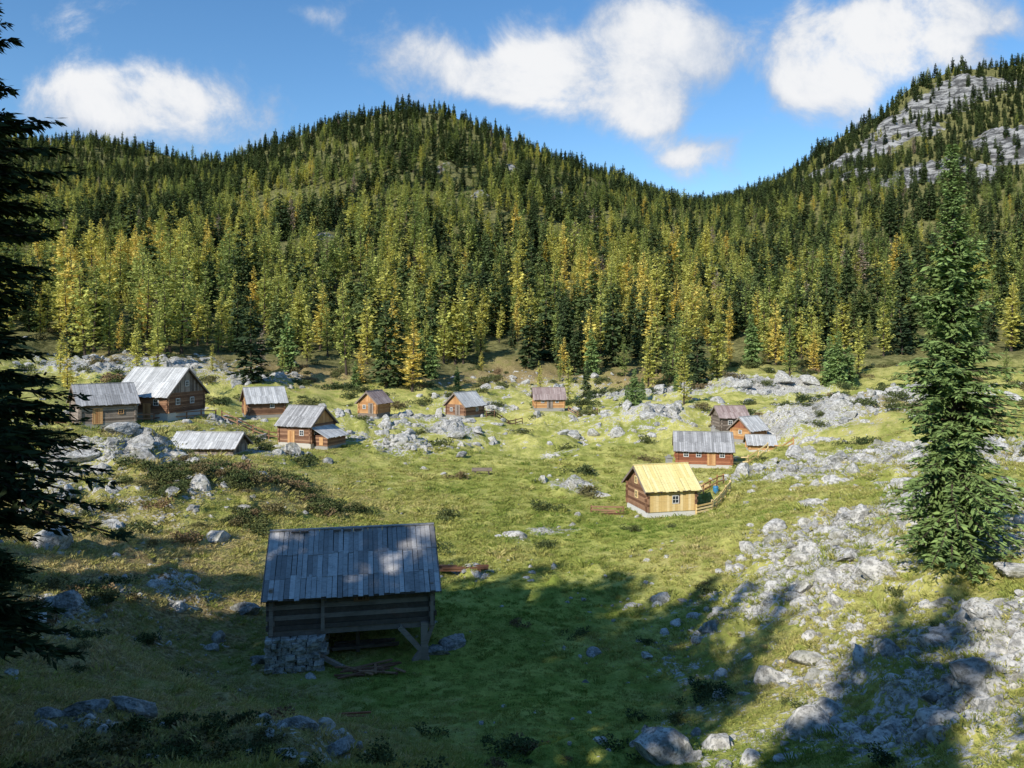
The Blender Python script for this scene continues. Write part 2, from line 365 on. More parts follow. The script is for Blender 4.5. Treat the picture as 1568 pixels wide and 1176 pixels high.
for k in range(5): protos.append(pobj('conifer_a%d'%k,conifer('spruce_far',10,[1.5,1.7,1.35,1.9,1.6][k],26,6,4,1,.78,.30,k+1,[M_spr,M_bark])))
for k in range(5): protos.append(pobj('conifer_b%d'%k,conifer('larch_far',10,[1.9,1.7,2.1,1.6,1.8][k],26,6,5,1,.48,.34,k+11,[M_lar,M_bark],'larch',.10,.014)))
FC=proto_coll('forest_trees',protos)
GS=3.8
gxx,gyy=np.meshgrid(np.arange(-560,560,GS),np.arange(100,680,GS))
X=gxx.ravel()+rng.uniform(-1.9,1.9,gxx.size);Y=gyy.ravel()+rng.uniform(-1.9,1.9,gxx.size)
m=np.abs(X/Y)<.8;X=X[m];Y=Y[m]
rr=np.hypot(X,Y);aa=np.arctan2(X,Y);D=np.interp(aa,RDa,RDr)
e=Y-edgeY(X,Y)-fbm(X/20,Y/20,3,77)*28
dens=sstep(-8,14,e)*(.56+.25*sstep(260,400,rr))
dens=np.where(e<0,np.maximum(dens,.038*(e>-36)),dens)
dens*=np.where(fbm(X/24,Y/24,3,55)>-.24,1,.35)
dens*=1-.80*sstep(.32,.62,field(CLIFF,X,Y)+.45*fbm(X/10,Y/10,2,5))
dens*=(rr<D+8)*(1-.2*sstep(.95,.99,rr/D))
k=rng.random(len(X))<dens;X=X[k];Y=Y[k];e=e[k]
Z=height(X,Y,True)-.15;N=len(X);rr=np.hypot(X,Y);aa=np.arctan2(X,Y);D=np.interp(aa,RDa,RDr)
pl=.66-.45*sstep(.5,.92,rr/D)+.70*fbm(X/26,Y/26,3,91)
uu=X/Y
pl+=.18*(uu<-.35)*(rr<300)-.20*sstep(.25,.5,uu)*sstep(250,400,rr)
isl=rng.random(N)<pl
idx=np.where(isl,rng.integers(5,10,N),rng.integers(0,5,N))
tint=np.where(isl,np.clip(.46+.40*fbm(X/40,Y/40,3,14)+rng.normal(0,.24,N)-.28*sstep(230,480,rr),0,.93),np.clip(rng.normal(.36,.25,N),0,1))
tint=np.where(isl&(rng.random(N)<.025),1,tint)
hh=np.clip(rng.normal(1.32,.40,N),.42,2.2)*(1-.45*sstep(220,520,rr))
hh=np.where(rng.random(N)<.15,hh*.55,hh);hh=np.where(e<0,hh*rng.uniform(.35,1,N),hh)
sc=np.stack([hh*rng.uniform(.85,1.35,N)]*2+[hh],1)
rot=np.stack([rng.normal(0,.03,N),rng.normal(0,.03,N),rng.uniform(0,6.28,N)],1)
scatter('hillside_forest',np.stack([X,Y,Z],1),sc,rot,idx,tint,FC)
# ------------------------------------------------------------------ rocks
def rockmesh(name,seed,mat,sub=3):
    import bmesh
    g=np.random.default_rng(seed);bm=bmesh.new();bmesh.ops.create_icosphere(bm,subdivisions=sub,radius=1)
    v=np.array([q.co[:] for q in bm.verts])
    for _ in range(13):
        nrm=norm(g.normal(0,1,3));dd=g.uniform(.42,.85);pr=v@nrm;ex_=np.maximum(pr-dd,0);v=v-ex_[:,None]*nrm*.96
    v+=g.normal(0,.022,v.shape);v*=np.array([1,g.uniform(.65,.95),g.uniform(.5,.8)])
    for q,c in zip(bm.verts,v): q.co=c
    me=bpy.data.meshes.new(name);bm.to_mesh(me);bm.free();me.materials.append(mat);return me
rp=[pobj('stone_%02d'%k,rockmesh('stone',k+50,M_rock)) for k in range(8)]+[pobj('stone_%02d'%(8+k),rockmesh('stone',k+80,M_rockd)) for k in range(3)]
RC=proto_coll('stones',rp)
N0=340000
a=rng.uniform(-.68,.68,N0);r=np.exp(rng.uniform(math.log(6),math.log(185),N0))
X=r*np.sin(a);Y=r*np.cos(a);rk=field(ROCK,X,Y)
p=(sstep(.15,1.0,rk)*.40+.014)*sstep(-.12,.5,fbm(X/2.4,Y/2.4,3,61)+.2*rk)*(1-.9*field(LUSH,X,Y))
p*=np.clip(r/32,.10,1)
k=rng.random(N0)<p;X=X[k];Y=Y[k];r=r[k];rk=rk[k];N=len(X)
sz=np.exp(rng.normal(-2.2,.70,N))*(1+.7*rk)*np.clip(r/45,.8,2.4);sz=np.clip(sz,.04,1.6)
Z=height(X,Y)-sz*.18
sc=sz[:,None]*rng.uniform(.7,1.35,(N,3))
rot=np.stack([rng.normal(0,.35,N),rng.normal(0,.35,N),rng.uniform(0,6.28,N)],1)
scatter('scattered_rocks',np.stack([X,Y,Z],1),sc,rot,np.where(rng.random(N)<.25,rng.integers(8,11,N),rng.integers(0,8,N)),rng.random(N),RC)
for h,v,d,s,mt in [(380,900,38,.75,1),(105,920,31,.7,1),(135,1085,18.6,.55,1),(205,1085,18.6,.5,1),(75,1095,18.2,.35,1),(455,1112,19,.42,1),(520,1118,18.8,.42,1),(1515,925,23,.85,0),(1540,1000,20,.45,0),(1275,890,34,.9,0),(1205,1105,19.5,.3,0),(695,950,35,.7,1),(670,965,34,.55,1),(400,985,33,.45,1),(470,1160,17,.3,0),(232,1150,16,.22,0),(990,975,33,.35,0),(1220,830,40,.8,0),(1300,860,36,.9,0),(1560,850,27,.8,0),(190,705,62,1.3,0),(215,725,60,1.1,0),(130,735,58,1.2,0),(1130,590,148,2.2,0),(1200,585,150,2.6,0),(1240,592,150,2.2,0),(1170,600,147,1.8,0),(1010,595,150,1.8,0),(1050,600,148,1.8,0),(700,680,104,1.3,0),(640,700,95,1.2,0),(730,670,108,1.2,0),(280,905,38,.4,0),(960,648,123,1.4,0),(1000,640,125,1.6,0)]:
    x,y,_=sight(h,v,d);o=add_obj('boulder',rockmesh('boulder',random.randint(100,9999),M_rockd if mt else M_rock,4));o.location=(x,y,hz(x,y)+s*.15)
    o.scale=(s*1.25,s,s*.85);o.rotation_euler=(random.uniform(-.3,.3),random.uniform(-.3,.3),random.uniform(0,6))
# ------------------------------------------------------------------ grass tufts & shrubs
def tuft(name,seed,nb,rad_,hgt,wid):
    g=np.random.default_rng(seed);n_=nb
    th=g.random(n_)*6.28;ra=np.sqrt(g.random(n_))*rad_;b=np.stack([ra*np.cos(th),ra*np.sin(th),np.full(n_,-.02)],1)
    dv=norm(np.stack([g.normal(0,.5,n_),g.normal(0,.5,n_),np.ones(n_)],1));h=hgt*g.uniform(.5,1.2,n_)[:,None]
    ph=g.random(n_)*6.28;w=np.stack([np.cos(ph),np.sin(ph),0*ph],1)*wid
    bend=np.stack([np.cos(th),np.sin(th),-.3+0*th],1)*h*.25
    q=np.stack([b-w,b+w,b+dv*h*.6+w*.6,b+dv*h+bend],1).reshape(-1,3)
    return mk_mesh(name,q,np.arange(n_*4).reshape(-1,4),[M_grass])
GC=proto_coll('grass_tufts',[pobj('tuft_%d'%k,tuft('tuft',k,40,[.22,.3,.18,.35][k],[.13,.10,.20,.08][k],[.008,.009,.008,.01][k])) for k in range(4)])
N0=70000
a=rng.uniform(-.66,.66,N0);r=np.exp(rng.uniform(math.log(6),math.log(100),N0))
X=r*np.sin(a);Y=r*np.cos(a)
k=(rng.random(N0)<np.clip(r/16,.3,1)*(1-.4*field(ROCK,X,Y)));X=X[k];Y=Y[k];r=r[k];N=len(X)
ls=field(LUSH,X,Y);dr_=field(DRY,X,Y)
s=rng.uniform(.6,1.3,N)*np.clip(r/30,.8,2.2)*(1-.4*ls)
tn=np.clip(.43+.3*fbm(X/5,Y/5,3,71)+.35*dr_-.4*ls+rng.normal(0,.14,N),0,1)
s=s*np.where(rng.random(N)<.04,1.8,1)
scatter('meadow_grass',np.stack([X,Y,height(X,Y)],1),np.stack([s,s,s*rng.uniform(.4,.85,N)],1),np.stack([0*s,0*s,rng.uniform(0,6.28,N)],1),rng.integers(0,4,N),tn,GC)
def bush(name,seed,nl=700):
    g=np.random.default_rng(seed);c=g.normal(0,.42,(9,3));c[:,2]=np.abs(c[:,2])*.55+.15
    w=g.integers(0,9,nl);d=norm(g.normal(0,1,(nl,3)));p=c[w]+d*(g.uniform(.2,.42,nl)[:,None])*np.array([1,1,.75]);p[:,2]=np.maximum(p[:,2],0)
    dv=norm(d+g.normal(0,.7,(nl,3))+[0,0,.4]);Lf=g.uniform(.08,.18,nl)[:,None];ww=norm(np.cross(dv,g.normal(0,1,(nl,3))))*Lf*.38
    q=np.stack([p,p+dv*Lf*.5+ww,p+dv*Lf,p+dv*Lf*.5-ww],1).reshape(-1,3)
    return mk_mesh(name,q,np.arange(nl*4).reshape(-1,4),[M_bush])
BC=proto_coll('shrubs',[pobj('shrub_%d'%k,bush('shrub',k+3)) for k in range(4)])
SK2=blobs([(380,765,58,4.4),(420,730,65,3.6),(330,800,53,3.4),(455,780,58,3.4),(300,760,57,3)])
SB=blobs([(250,690,72,5),(600,630,120,5),(460,560,148,12),(560,590,138,10),(700,580,150,12),(160,560,130,10),(880,575,160,10),(1050,590,160,8),(740,1090,23,2,.8),(820,1095,23,1.5,.8),(1100,1020,27,1.5,.6),(1080,860,44,2),(60,880,33,3),(440,690,80,4),(150,690,66,4),(1400,600,130,14),(1280,560,165,16),(250,590,125,25,.65),(750,570,150,30,.65),(1300,620,130,30,.6),(100,1140,16,3,.8),(300,1120,18,2.5,.6)])
N0=90000
a=rng.uniform(-.68,.68,N0);r=np.exp(rng.uniform(math.log(8),math.log(190),N0));X=r*np.sin(a);Y=r*np.cos(a)
sk=field(SK2,X,Y)
p=(field(SB,X,Y)**1.2*.13+sk**1.3*.75+.0025*(r<190)+.015*sstep(-25,0,Y-edgeY(X,Y)))*np.clip(r/40,.2,1)*sstep(-.3,.3,fbm(X/4,Y/4,2,9)+.15*sk)
for X_,Y_,Z_,R_ in PADS: p*=np.hypot(X-X_,Y-Y_)>R_*1.1
k=rng.random(N0)<p;X=X[k];Y=Y[k];r=r[k];sk=sk[k];N=len(X)
s=rng.uniform(.3,1.0,N)*np.clip(r/60,.5,1.6)*(1-.15*sk)
scatter('dwarf_pine_shrubs',np.stack([X,Y,height(X,Y)-.05],1),np.stack([s*1.3,s*1.3,s],1),np.stack([0*s,0*s,rng.uniform(0,6.28,N)],1),rng.integers(0,4,N),np.clip(rng.normal(.38,.32,N)+.1*sk,0,1),BC)
# ------------------------------------------------------------------ standing conifers
big=conifer('spruce_big',16,2.45,60,11,13,2,.46,.14,5,[M_sprn,M_bark],twigs=True,base=.035)
x,y,_=sight(1458,880,29);o=add_obj('spruce_tree',big,loc=(x,y,hz(x,y)-.1))
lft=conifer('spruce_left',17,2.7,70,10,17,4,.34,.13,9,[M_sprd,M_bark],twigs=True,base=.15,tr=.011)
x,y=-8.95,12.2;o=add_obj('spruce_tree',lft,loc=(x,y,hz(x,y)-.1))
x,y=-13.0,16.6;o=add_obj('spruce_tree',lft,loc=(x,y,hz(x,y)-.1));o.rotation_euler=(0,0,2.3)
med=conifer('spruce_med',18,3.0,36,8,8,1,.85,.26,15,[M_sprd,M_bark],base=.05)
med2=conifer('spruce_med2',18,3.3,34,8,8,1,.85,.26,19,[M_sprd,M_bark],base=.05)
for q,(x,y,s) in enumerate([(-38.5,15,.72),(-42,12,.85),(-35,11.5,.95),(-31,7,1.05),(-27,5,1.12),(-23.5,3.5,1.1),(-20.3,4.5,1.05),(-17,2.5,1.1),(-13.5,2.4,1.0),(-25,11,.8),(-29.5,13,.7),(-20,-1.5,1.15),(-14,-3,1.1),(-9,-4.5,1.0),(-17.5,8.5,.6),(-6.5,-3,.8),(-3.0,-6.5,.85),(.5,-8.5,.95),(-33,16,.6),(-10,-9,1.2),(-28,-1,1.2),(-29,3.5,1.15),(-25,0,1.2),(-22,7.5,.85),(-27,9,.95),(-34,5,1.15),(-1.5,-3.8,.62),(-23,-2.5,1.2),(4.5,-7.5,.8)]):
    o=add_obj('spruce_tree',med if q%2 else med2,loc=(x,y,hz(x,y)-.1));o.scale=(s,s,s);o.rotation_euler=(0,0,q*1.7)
smal=conifer('spruce_small',5,1.1,26,8,6,1,.45,.25,31,[M_sprn,M_bark],base=.03)
for h,v,d,s in [(972,642,124,1.2),(984,612,142,.9),(960,630,130,.7),(1036,612,148,.8),(645,585,158,1.9),(660,588,156,1.7),(1285,605,146,2.3),(1270,600,150,2.0),(630,590,155,1.5),(1300,598,150,1.7),(545,600,140,1.0),(700,600,150,.9),(1150,560,170,2.2),(905,570,168,2.0),(440,560,150,2.2)]:
    x,y,_=sight(h,v,d);o=add_obj('spruce_tree',smal,loc=(x,y,hz(x,y)-.1));o.scale=(s,s,s);o.rotation_euler=(0,0,h)
# ------------------------------------------------------------------ huts
class MB:
    def __init__(s,seed=0): s.V=[];s.F=[];s.T=[];s.M=[];s.g=random.Random(seed)
    def ob(s,c,ax,ay,az,mi=0,tone=None):
        c=np.array(c,float);ax,ay,az=[np.array(q,float) for q in (ax,ay,az)];b=len(s.V)
        for k in ((-1,-1,-1),(1,-1,-1),(1,1,-1),(-1,1,-1),(-1,-1,1),(1,-1,1),(1,1,1),(-1,1,1)): s.V.append(c+ax*k[0]+ay*k[1]+az*k[2])
        tn=s.g.random() if tone is None else tone
        for f in ((0,3,2,1),(4,5,6,7),(0,1,5,4),(1,2,6,5),(2,3,7,6),(3,0,4,7)): s.F.append([b+q for q in f]);s.T.append(tn);s.M.append(mi)
    def box(s,x0,x1,y0,y1,z0,z1,mi=0,tone=None):
        s.ob(((x0+x1)/2,(y0+y1)/2,(z0+z1)/2),((x1-x0)/2,0,0),(0,(y1-y0)/2,0),(0,0,(z1-z0)/2),mi,tone)
    def beam(s,p,q,w,h,mi=0,tone=None):
        p=Vector(p);q=Vector(q);d=(q-p);L_=d.length;d.normalize();up=Vector((0,0,1)) if abs(d.z)<.9 else Vector((1,0,0))
        sd=d.cross(up).normalized();u2=sd.cross(d);s.ob((p+q)/2,d*L_/2,sd*w/2,u2*h/2,mi,tone)
    def obj(s,name,mats,parent=None):
        if not s.V: return None
        me=mk_mesh(name,s.V,s.F,mats,False,s.M);attr(me,'tone',s.T,'FACE')
        o=add_obj(name,me,parent);return o
def lerp(a,b,t): return a+(b-a)*t
def hut(name,h,v,d,rotdeg,L,W,hw,rise,wall,roof,over=.45,courses=3,bw=.22,seed=1,style='log',gable=None,base=.4,basemat=None,wins=(),doors=(),chim=None,zoff=0,roofover=.4,pos=None):
    if pos: x,y=pos
    else: x,y,_=sight(h,v,d)
    E=bpy.data.objects.new(name,None);scene.collection.objects.link(E);E.location=(x,y,hz(x,y)+zoff);E.rotation_euler=(0,0,math.radians(rotdeg))
    g=random.Random(seed);gable=gable or wall;z0=base
    mb=MB(seed);mats=[wall,gable,W_black]
    i_=.07;e=W/2-i_;b=len(mb.V)
    cr=[(-e,z0+.02),(e,z0+.02),(e,z0+hw-.05),(0,z0+hw+rise-.10),(-e,z0+hw-.05)]
    for xx in (-L/2+i_,L/2-i_):
        for (yy,zz) in cr: mb.V.append((xx,yy,zz))
        mb.V.append((xx,0,z0+.02))
    for a0,fl in ((b,0),(b+6,1)):
        for f in ((a0,a0+4,a0+3,a0+5),(a0+5,a0+3,a0+2,a0+1)):
            f=list(f);mb.F.append(f[::-1] if fl else f);mb.T.append(.5);mb.M.append(2)
    for k in range(5):
        k2=(k+1)%5;mb.F.append([b+k,b+6+k,b+6+k2,b+k2]);mb.T.append(.5);mb.M.append(2)
    lh=.22
    if style=='log':
        n_=max(2,round(hw/lh));lh=hw/n_
        for k in range(n_):
            zc=z0+lh*(k+.5)
            for sy in (-1,1):
                j_=g.uniform(-.012,.012);mb.ob((g.uniform(-.05,.05),sy*W/2+j_,zc),(L/2+.20,0,0),(0,.085,0),(0,0,lh*.46))
            for sx in (-1,1):
                j_=g.uniform(-.012,.012);mb.ob((sx*(L/2-.02)+j_,0,zc+lh*.04),(.085,0,0),(0,W/2+.18,0),(0,0,lh*.45))
    else:
        nb=int(L/bw)
        for k in range(nb):
            xc=-L/2+(k+.5)*L/nb
            for sy in (-1,1): mb.ob((xc,sy*W/2,z0+hw/2),(L/nb*.47,0,0),(0,.03+g.uniform(0,.015),0),(0,0,hw/2))
        nb=int(W/bw)
        for k in range(nb):
            yc=-W/2+(k+.5)*W/nb
            for sx in (-1,1): mb.ob((sx*L/2,yc,z0+hw/2),(.03+g.uniform(0,.015),0,0),(0,W/nb*.47,0),(0,0,hw/2))
    nb=int(W/.2)
    for k in range(nb):
        yc=-W/2+(k+.5)*W/nb;top=rise*(1-abs(yc)/(W/2))-.04
        if top>.06:
            for sx in (-1,1): mb.ob((sx*(L/2+.02),yc,z0+hw+top/2),(.03+g.uniform(0,.012),0,0),(0,W/nb*.47,0),(0,0,top/2),1)
    mb.obj('walls',mats,E)
    rb=MB(seed+9);yo=W/2+over;sl=rise/(W/2);zr=z0+hw+rise+.08
    for sy in (-1,1):
        dv=np.array([0,sy,-sl]);slen=yo*math.sqrt(1+sl*sl);dv=dv/np.linalg.norm(dv);nv=np.array([0,sy*sl,1.]);nv/=np.linalg.norm(nv)
        rb.ob(np.array([0,0,zr-.06])+dv*slen/2,(L/2+roofover-.05,0,0),dv*slen/2*.985,nv*.02,1,.1)
        LL=L+2*roofover;nb=max(4,int(LL/bw))
        for c in range(courses):
            s0_=slen*c/courses;s1_=slen*(c+1)/courses+(.12 if c<courses-1 else 0)
            for k in range(nb):
                xc=-LL/2+(k+.5)*LL/nb;e0=s0_-(0.02 if c==0 else 0);e1=s1_+g.uniform(-.05,.08)
                cc=np.array([xc+g.uniform(-.01,.01),0,zr])+dv*(e0+e1)/2+nv*(.035*(courses-1-c)+g.uniform(0,.022)+.015)
                tilt=nv*-.018+dv*1;tilt/=np.linalg.norm(tilt)
                rb.ob(cc,(LL/nb*g.uniform(.44,.485),g.uniform(-.006,.006),0),tilt*(e1-e0)/2,nv*.013,0,min(1,max(0,g.gauss(.5,.24)+(-.12 if c==0 else 0))))
    rb.box(-L/2-roofover,L/2+roofover,-.1,.1,zr+.09+.035*(courses-1)-.03,zr+.09+.035*(courses-1)+.015,0,.35)
    for sx in (-1,1):
        for sy in (-1,1):
            rb.beam((sx*(L/2+roofover+.02),0,zr-.06),(sx*(L/2+roofover+.02),sy*yo,zr-.06-yo*sl),.04,.17,1,.6)
    for sy in (-1,1):
        for k in range(int(L)+1):
            xx=-L/2+k*L/int(L)
            rb.beam((xx,sy*(W/2-.2),zr-.16-(W/2-.2)*sl),(xx,sy*(yo-.08),zr-.16-(yo-.08)*sl),.09,.11,1,.4)
    rb.obj('roof',[roof,W_dark],E)
    if basemat:
        fb=MB(3);fb.box(-L/2-.08,L/2+.08,-W/2-.08,W/2+.08,-1.2,z0-.005,0,.5);fb.obj('foundation',[basemat],E)
    def opening(nm,side,al,zb,w,hg,fm,pm,isdoor=False):
        wb=MB(5);
        if side=='f': fx,fy=al,-W/2-.10
        elif side=='l': fx,fy=-L/2-.10,al
        else: fx,fy=L/2+.10,al
        sg=-1 if side in 'fl' else 1
        def bx(u0,u1,za,zz,t0,t1,mi):
            if side=='f': wb.box(fx+u0,fx+u1,fy-t1,fy-t0,za,zz,mi)
            else: wb.box(min(fx+sg*t0,fx+sg*t1),max(fx+sg*t0,fx+sg*t1),fy+u0,fy+u1,za,zz,mi)
        f_=.07
        bx(-w/2,w/2,zb,zb+hg,0,.02,1)
        bx(-w/2-f_,-w/2,zb-f_,zb+hg+f_,-.02,.05,0);bx(w/2,w/2+f_,zb-f_,zb+hg+f_,-.02,.05,0);bx(-w/2,w/2,zb+hg,zb+hg+f_,-.02,.047,0);bx(-w/2,w/2,zb-f_,zb,-.02,.047,0)
        if not isdoor:
            bx(-.018,.018,zb,zb+hg,.021,.04,0);bx(-w/2,w/2,zb+hg/2-.018,zb+hg/2+.018,.021,.037,0)
        else:
            for q in range(4): bx(-w/2+q*w/4+.01,-w/2+(q+1)*w/4-.01,zb,zb+hg,.021,.035,0)
        wb.obj(nm,[fm,pm],E)
    for q,(sd,al,zb,w,hg,fm) in enumerate(wins): opening('window_%d'%(q+1),sd,al,z0+zb,w,hg,fm,M_glass)
    for q,(sd,al,zb,w,hg,fm) in enumerate(doors): opening('door_%d'%(q+1),sd,al,z0+zb,w,hg,fm,W_black,True)
    if chim is not None:
        cb=MB(2);cb.box(chim-.22,chim+.22,.1,.54,zr-.5,zr+.55);cb.box(chim-.28,chim+.28,.04,.60,zr+.55,zr+.63);cb.box(chim-.12,chim+.12,.2,.44,zr+.63,zr+.8);cb.obj('chimney',[M_barn],E)
    return E
# foreground barn, raised on dry-stone piers and a trunk post
E=hut('log_barn',0,0,0,11,6.5,4.9,1.68,1.62,W_dark,R_dark,over=.55,courses=3,bw=.21,seed=4,base=1.42,roofover=.35,pos=(-7.1,35.3),doors=[('f',.35,1.1,.5,.4,W_brown)])
E.location.z=-13.35
sb=MB(8);g=random.Random(8)
def stones(sb,x0,x1,y0,y1,z0,z1):
    zz=z0
    while zz<z1-.02:
        xx=x0
        hh_=min(g.uniform(.11,.2),z1-zz)
        while xx<x1:
            w=g.uniform(.15,.42);jy=g.uniform(-.09,.09)
            sb.ob((xx+w/2,(y0+y1)/2+jy,zz+hh_/2),(w*.46,g.uniform(-.05,.05),g.uniform(-.015,.015)),(g.uniform(-.03,.03),(y1-y0)/2,0),(g.uniform(-.03,.03),g.uniform(-.03,.03),hh_*.45));xx+=w
        zz+=hh_
stones(sb,-3.5,-1.4,-2.95,-2.3,-.7,1.17)
for k in range(9): stones(sb,-3.45,-2.95,-2.1+k*.5,-1.6+k*.5,-.5,1.17)
for k in range(4): stones(sb,-1.8,-1.4,-2.1+k*.5,-1.6+k*.5,-.3,1.17)
stones(sb,-3.2,3.2,2.1,2.5,-.3,1.17)
sb.obj('stone_base',[M_rock],E)
pb=MB(6)
pb.box(-3.4,3.4,-2.5,-2.25,1.18,1.41,0,.6);pb.box(-3.4,3.4,2.2,2.45,1.18,1.41,0,.3);pb.box(3.0,3.25,-2.6,2.6,1.16,1.39,0,.5)
for q,(ww,hh0,hh1) in enumerate([(.46,-.9,-.15),(.34,-.15,.4),(.28,.4,1.42)]): pb.box(2.95-ww/2,2.95+ww/2,-2.55-ww/2,-2.55+ww/2,hh0,hh1,0,1.)
pb.beam((2.95,-2.6,.1),(1.9,-2.6,1.3),.19,.19,0,1.);pb.beam((2.9,-2.6,.3),(2.3,-2.75,-.45),.19,.22,0,1.);pb.beam((2.95,-2.5,.25),(3.35,-2.4,1.3),.16,.16,0,.95);pb.beam((2.95,-2.5,0),(3.3,-2.65,-.6),.2,.22,0,1.)
pb.beam((2.9,2.2,-.6),(2.9,2.2,1.1),.2,.2,0,.5);pb.beam((.2,-1.2,-.4),(.2,-1.2,1.2),.18,.18,0,.3)
for k in range(4): pb.beam((-1.2+g.uniform(0,.4),-1.4+k*.3,-.1+g.uniform(0,.2)),(1.6+g.uniform(0,.5),-1.2+k*.3,-.15+g.uniform(0,.3)),.10,.12,0,.3)
pb.beam((-1.3,-2.5,.25),(-.1,-3.0,-.25),.16,.16,0,.9)
pb.box(-3.35,-3.2,-2.72,-2.54,1.3,3.2,0,1.);pb.box(-1.3,-1.15,-2.66,-2.545,1.35,3.1,0,1.);pb.box(3.2,3.33,-2.72,-2.54,1.3,3.1,0,.9)
pb.obj('timber_posts',[W_dark],E)
db=MB(14)
for k in range(20): db.beam((-1.0+g.uniform(0,2.8),-2.9-g.uniform(0,1.3),-.12+g.uniform(0,.12)),(-.6+g.uniform(0,2.8),-2.8-g.uniform(0,1.3),-.10+g.uniform(0,.15)),.10,.05)
db.obj('fallen_boards',[W_brown],E)
cb=MB(12)
for xx,tn in [(-2.5,.9),(-2.1,.8),(-.7,.9),(-.25,.95),(.2,.5)]: cb.ob((xx,-.16,1.42+1.68+1.62+.145),(.17,0,0),(0,.17,-.11),(0,.01,.014),0,tn)
cb.obj('ridge_patches',[R_tan],E)
fw=lambda a,w=.55,hg=.6,m=M_white,zb=.9:('f',a,zb,w,hg,m)
hut('wooden_cottage',1012,782,68,14,4.3,4.2,2.0,1.45,W_brown,R_new,over=.5,courses=2,bw=.25,seed=21,gable=W_brown,base=.5,basemat=M_white,chim=.9,wins=[('f',.3,.7,.5,.55,M_white),('l',.1,2.1,.4,.5,W_new),('l',0,.9,.45,.5,W_new)])
Ey=[o for o in scene.objects if o.name=='wooden_cottage'][0]
cb=MB(31)
for k in range(18):
    xc=-2.2+(k+.5)*4.4/18
    if abs(xc-.3)<.36:
        cb.ob((xc,-2.23,.5+.31),(.116,0,0),(0,.02,0),(0,0,.29));cb.ob((xc,-2.23,.5+1.67),(.116,0,0),(0,.02,0),(0,0,.3))
    else: cb.ob((xc,-2.23,.5+1.0),(.116,0,0),(0,.02,0),(0,0,1.0))
cb.obj('plank_cladding',[W_new],Ey)
hut('wooden_barn',158,655,84,38,5.2,5.0,2.1,1.7,W_dark,R_mid,seed=22,base=.5,basemat=M_barn,courses=2,gable=W_dark,doors=[('f',-1,.0,.8,1.5,W_orange)],wins=[fw(1.2,.4,.4,W_orange)])
hut('alpine_farmhouse',247,640,91,-14,6.6,6.4,2.2,2.6,W_brown,R_light,seed=23,base=.9,basemat=M_plast,courses=2,over=.6,gable=W_dark,chim=.4,wins=[fw(-2.2),fw(-.7),fw(1.9),('r',-1.6,.9,.55,.6,M_white),('r',.9,.9,.55,.6,M_white),('r',0,2.9,.5,.5,M_white)],doors=[('f',.7,-.8,.8,1.8,W_orange)])
hut('wooden_hut',404,638,100,28,4.3,4.2,1.7,1.5,W_brown,R_light,seed=24,base=.4,basemat=M_barn,courses=2,gable=W_orange,doors=[('l',.2,.0,.8,1.5,W_orange)],wins=[fw(.6,.4,.4)])
H5=hut('wooden_hut',470,680,90,-22,4.2,4.4,2.1,1.7,W_brown,R_mid,seed=25,base=.5,basemat=M_plast,courses=2,gable=W_orange,wins=[fw(1.0,.45,.5),('r',-1.4,.8,.4,.5,M_white)],doors=[('f',-.4,-.3,.8,1.6,W_orange)])
# lean-to roofed annex on the right gable of that hut
lb=MB(40)
for k in range(6):
    zc=.3+k*.2
    lb.ob((3.0,-1.6,zc),(.95,0,0),(0,.07,0),(0,0,.09));lb.ob((3.9,.1,zc),(.07,0,0),(0,1.75,0),(0,0,.09))
lb.box(2.15,3.85,-1.5,1.7,.1,1.35,1,.3)
lb.box(2.1,4.0,-1.7,1.9,-1,.2,2,.5);lb.box(2.9,3.4,-1.72,-1.68,.3,1.2,3,.8)
lb.obj('annex_walls',[W_brown,W_black,M_barn,W_orange],H5)
lb=MB(41)
for k in range(18):
    yc=-2.1+k*.235;ln=g.uniform(1.22,1.3);dv=np.array([.86,0,-.42]);dv/=np.linalg.norm(dv)
    lb.ob(np.array([2.12,yc,2.28])+dv*ln,dv*ln,(0,.113,0),np.array([.42,0,.86])*.02+np.array([0,0,g.uniform(0,.01)]))
lb.obj('annex_roof',[R_light],H5)
hut('storage_shed',322,694,77,-4,6.0,3.4,.7,1.0,W_dark,R_light,seed=27,base=.2,courses=2,basemat=M_barn,style='plank')
hut('wooden_hut',573,638,114,66,3.3,3.0,1.7,1.3,W_orange,R_tan,seed=28,base=.6,basemat=W_dark,courses=2,gable=W_orange,wins=[('l',.5,.7,.4,.45,M_white)],doors=[('l',-.6,0,.7,1.4,W_dark)])
hut('wooden_hut',712,638,119,50,4.0,3.8,1.6,1.6,W_brown,R_light,seed=29,base=.4,basemat=M_barn,courses=2,gable=W_orange,wins=[('l',.8,.6,.4,.45,M_white),('f',.5,.6,.4,.45,M_white)],doors=[('l',-.5,0,.8,1.5,W_dark)])
hut('wooden_hut',840,628,132,3,4.7,4.0,1.6,1.5,W_orange,R_tan,seed=30,base=.5,basemat=M_barn,courses=2,gable=W_orange,wins=[fw(-1.2,.4,.45),fw(1.2,.4,.45)],doors=[('f',0,0,.8,1.4,W_dark)])
hut('wooden_hut',1117,662,112,5,3.7,3.6,2.0,1.2,W_dark,R_tan,seed=31,base=.4,basemat=M_barn,courses=2,wins=[fw(-.6,.5,.5),fw(.7,.5,.5)])
hut('wooden_hut',1146,676,105,36,3.2,3.0,1.5,1.3,W_orange,R_light,seed=32,base=.4,basemat=M_barn,courses=2,gable=W_red,wins=[('l',0,.8,.4,.4,M_white)])
hut('storage_shed',1164,690,99,-8,2.9,2.4,.8,.8,W_orange,R_light,seed=33,base=.3,basemat=M_plast,courses=1)
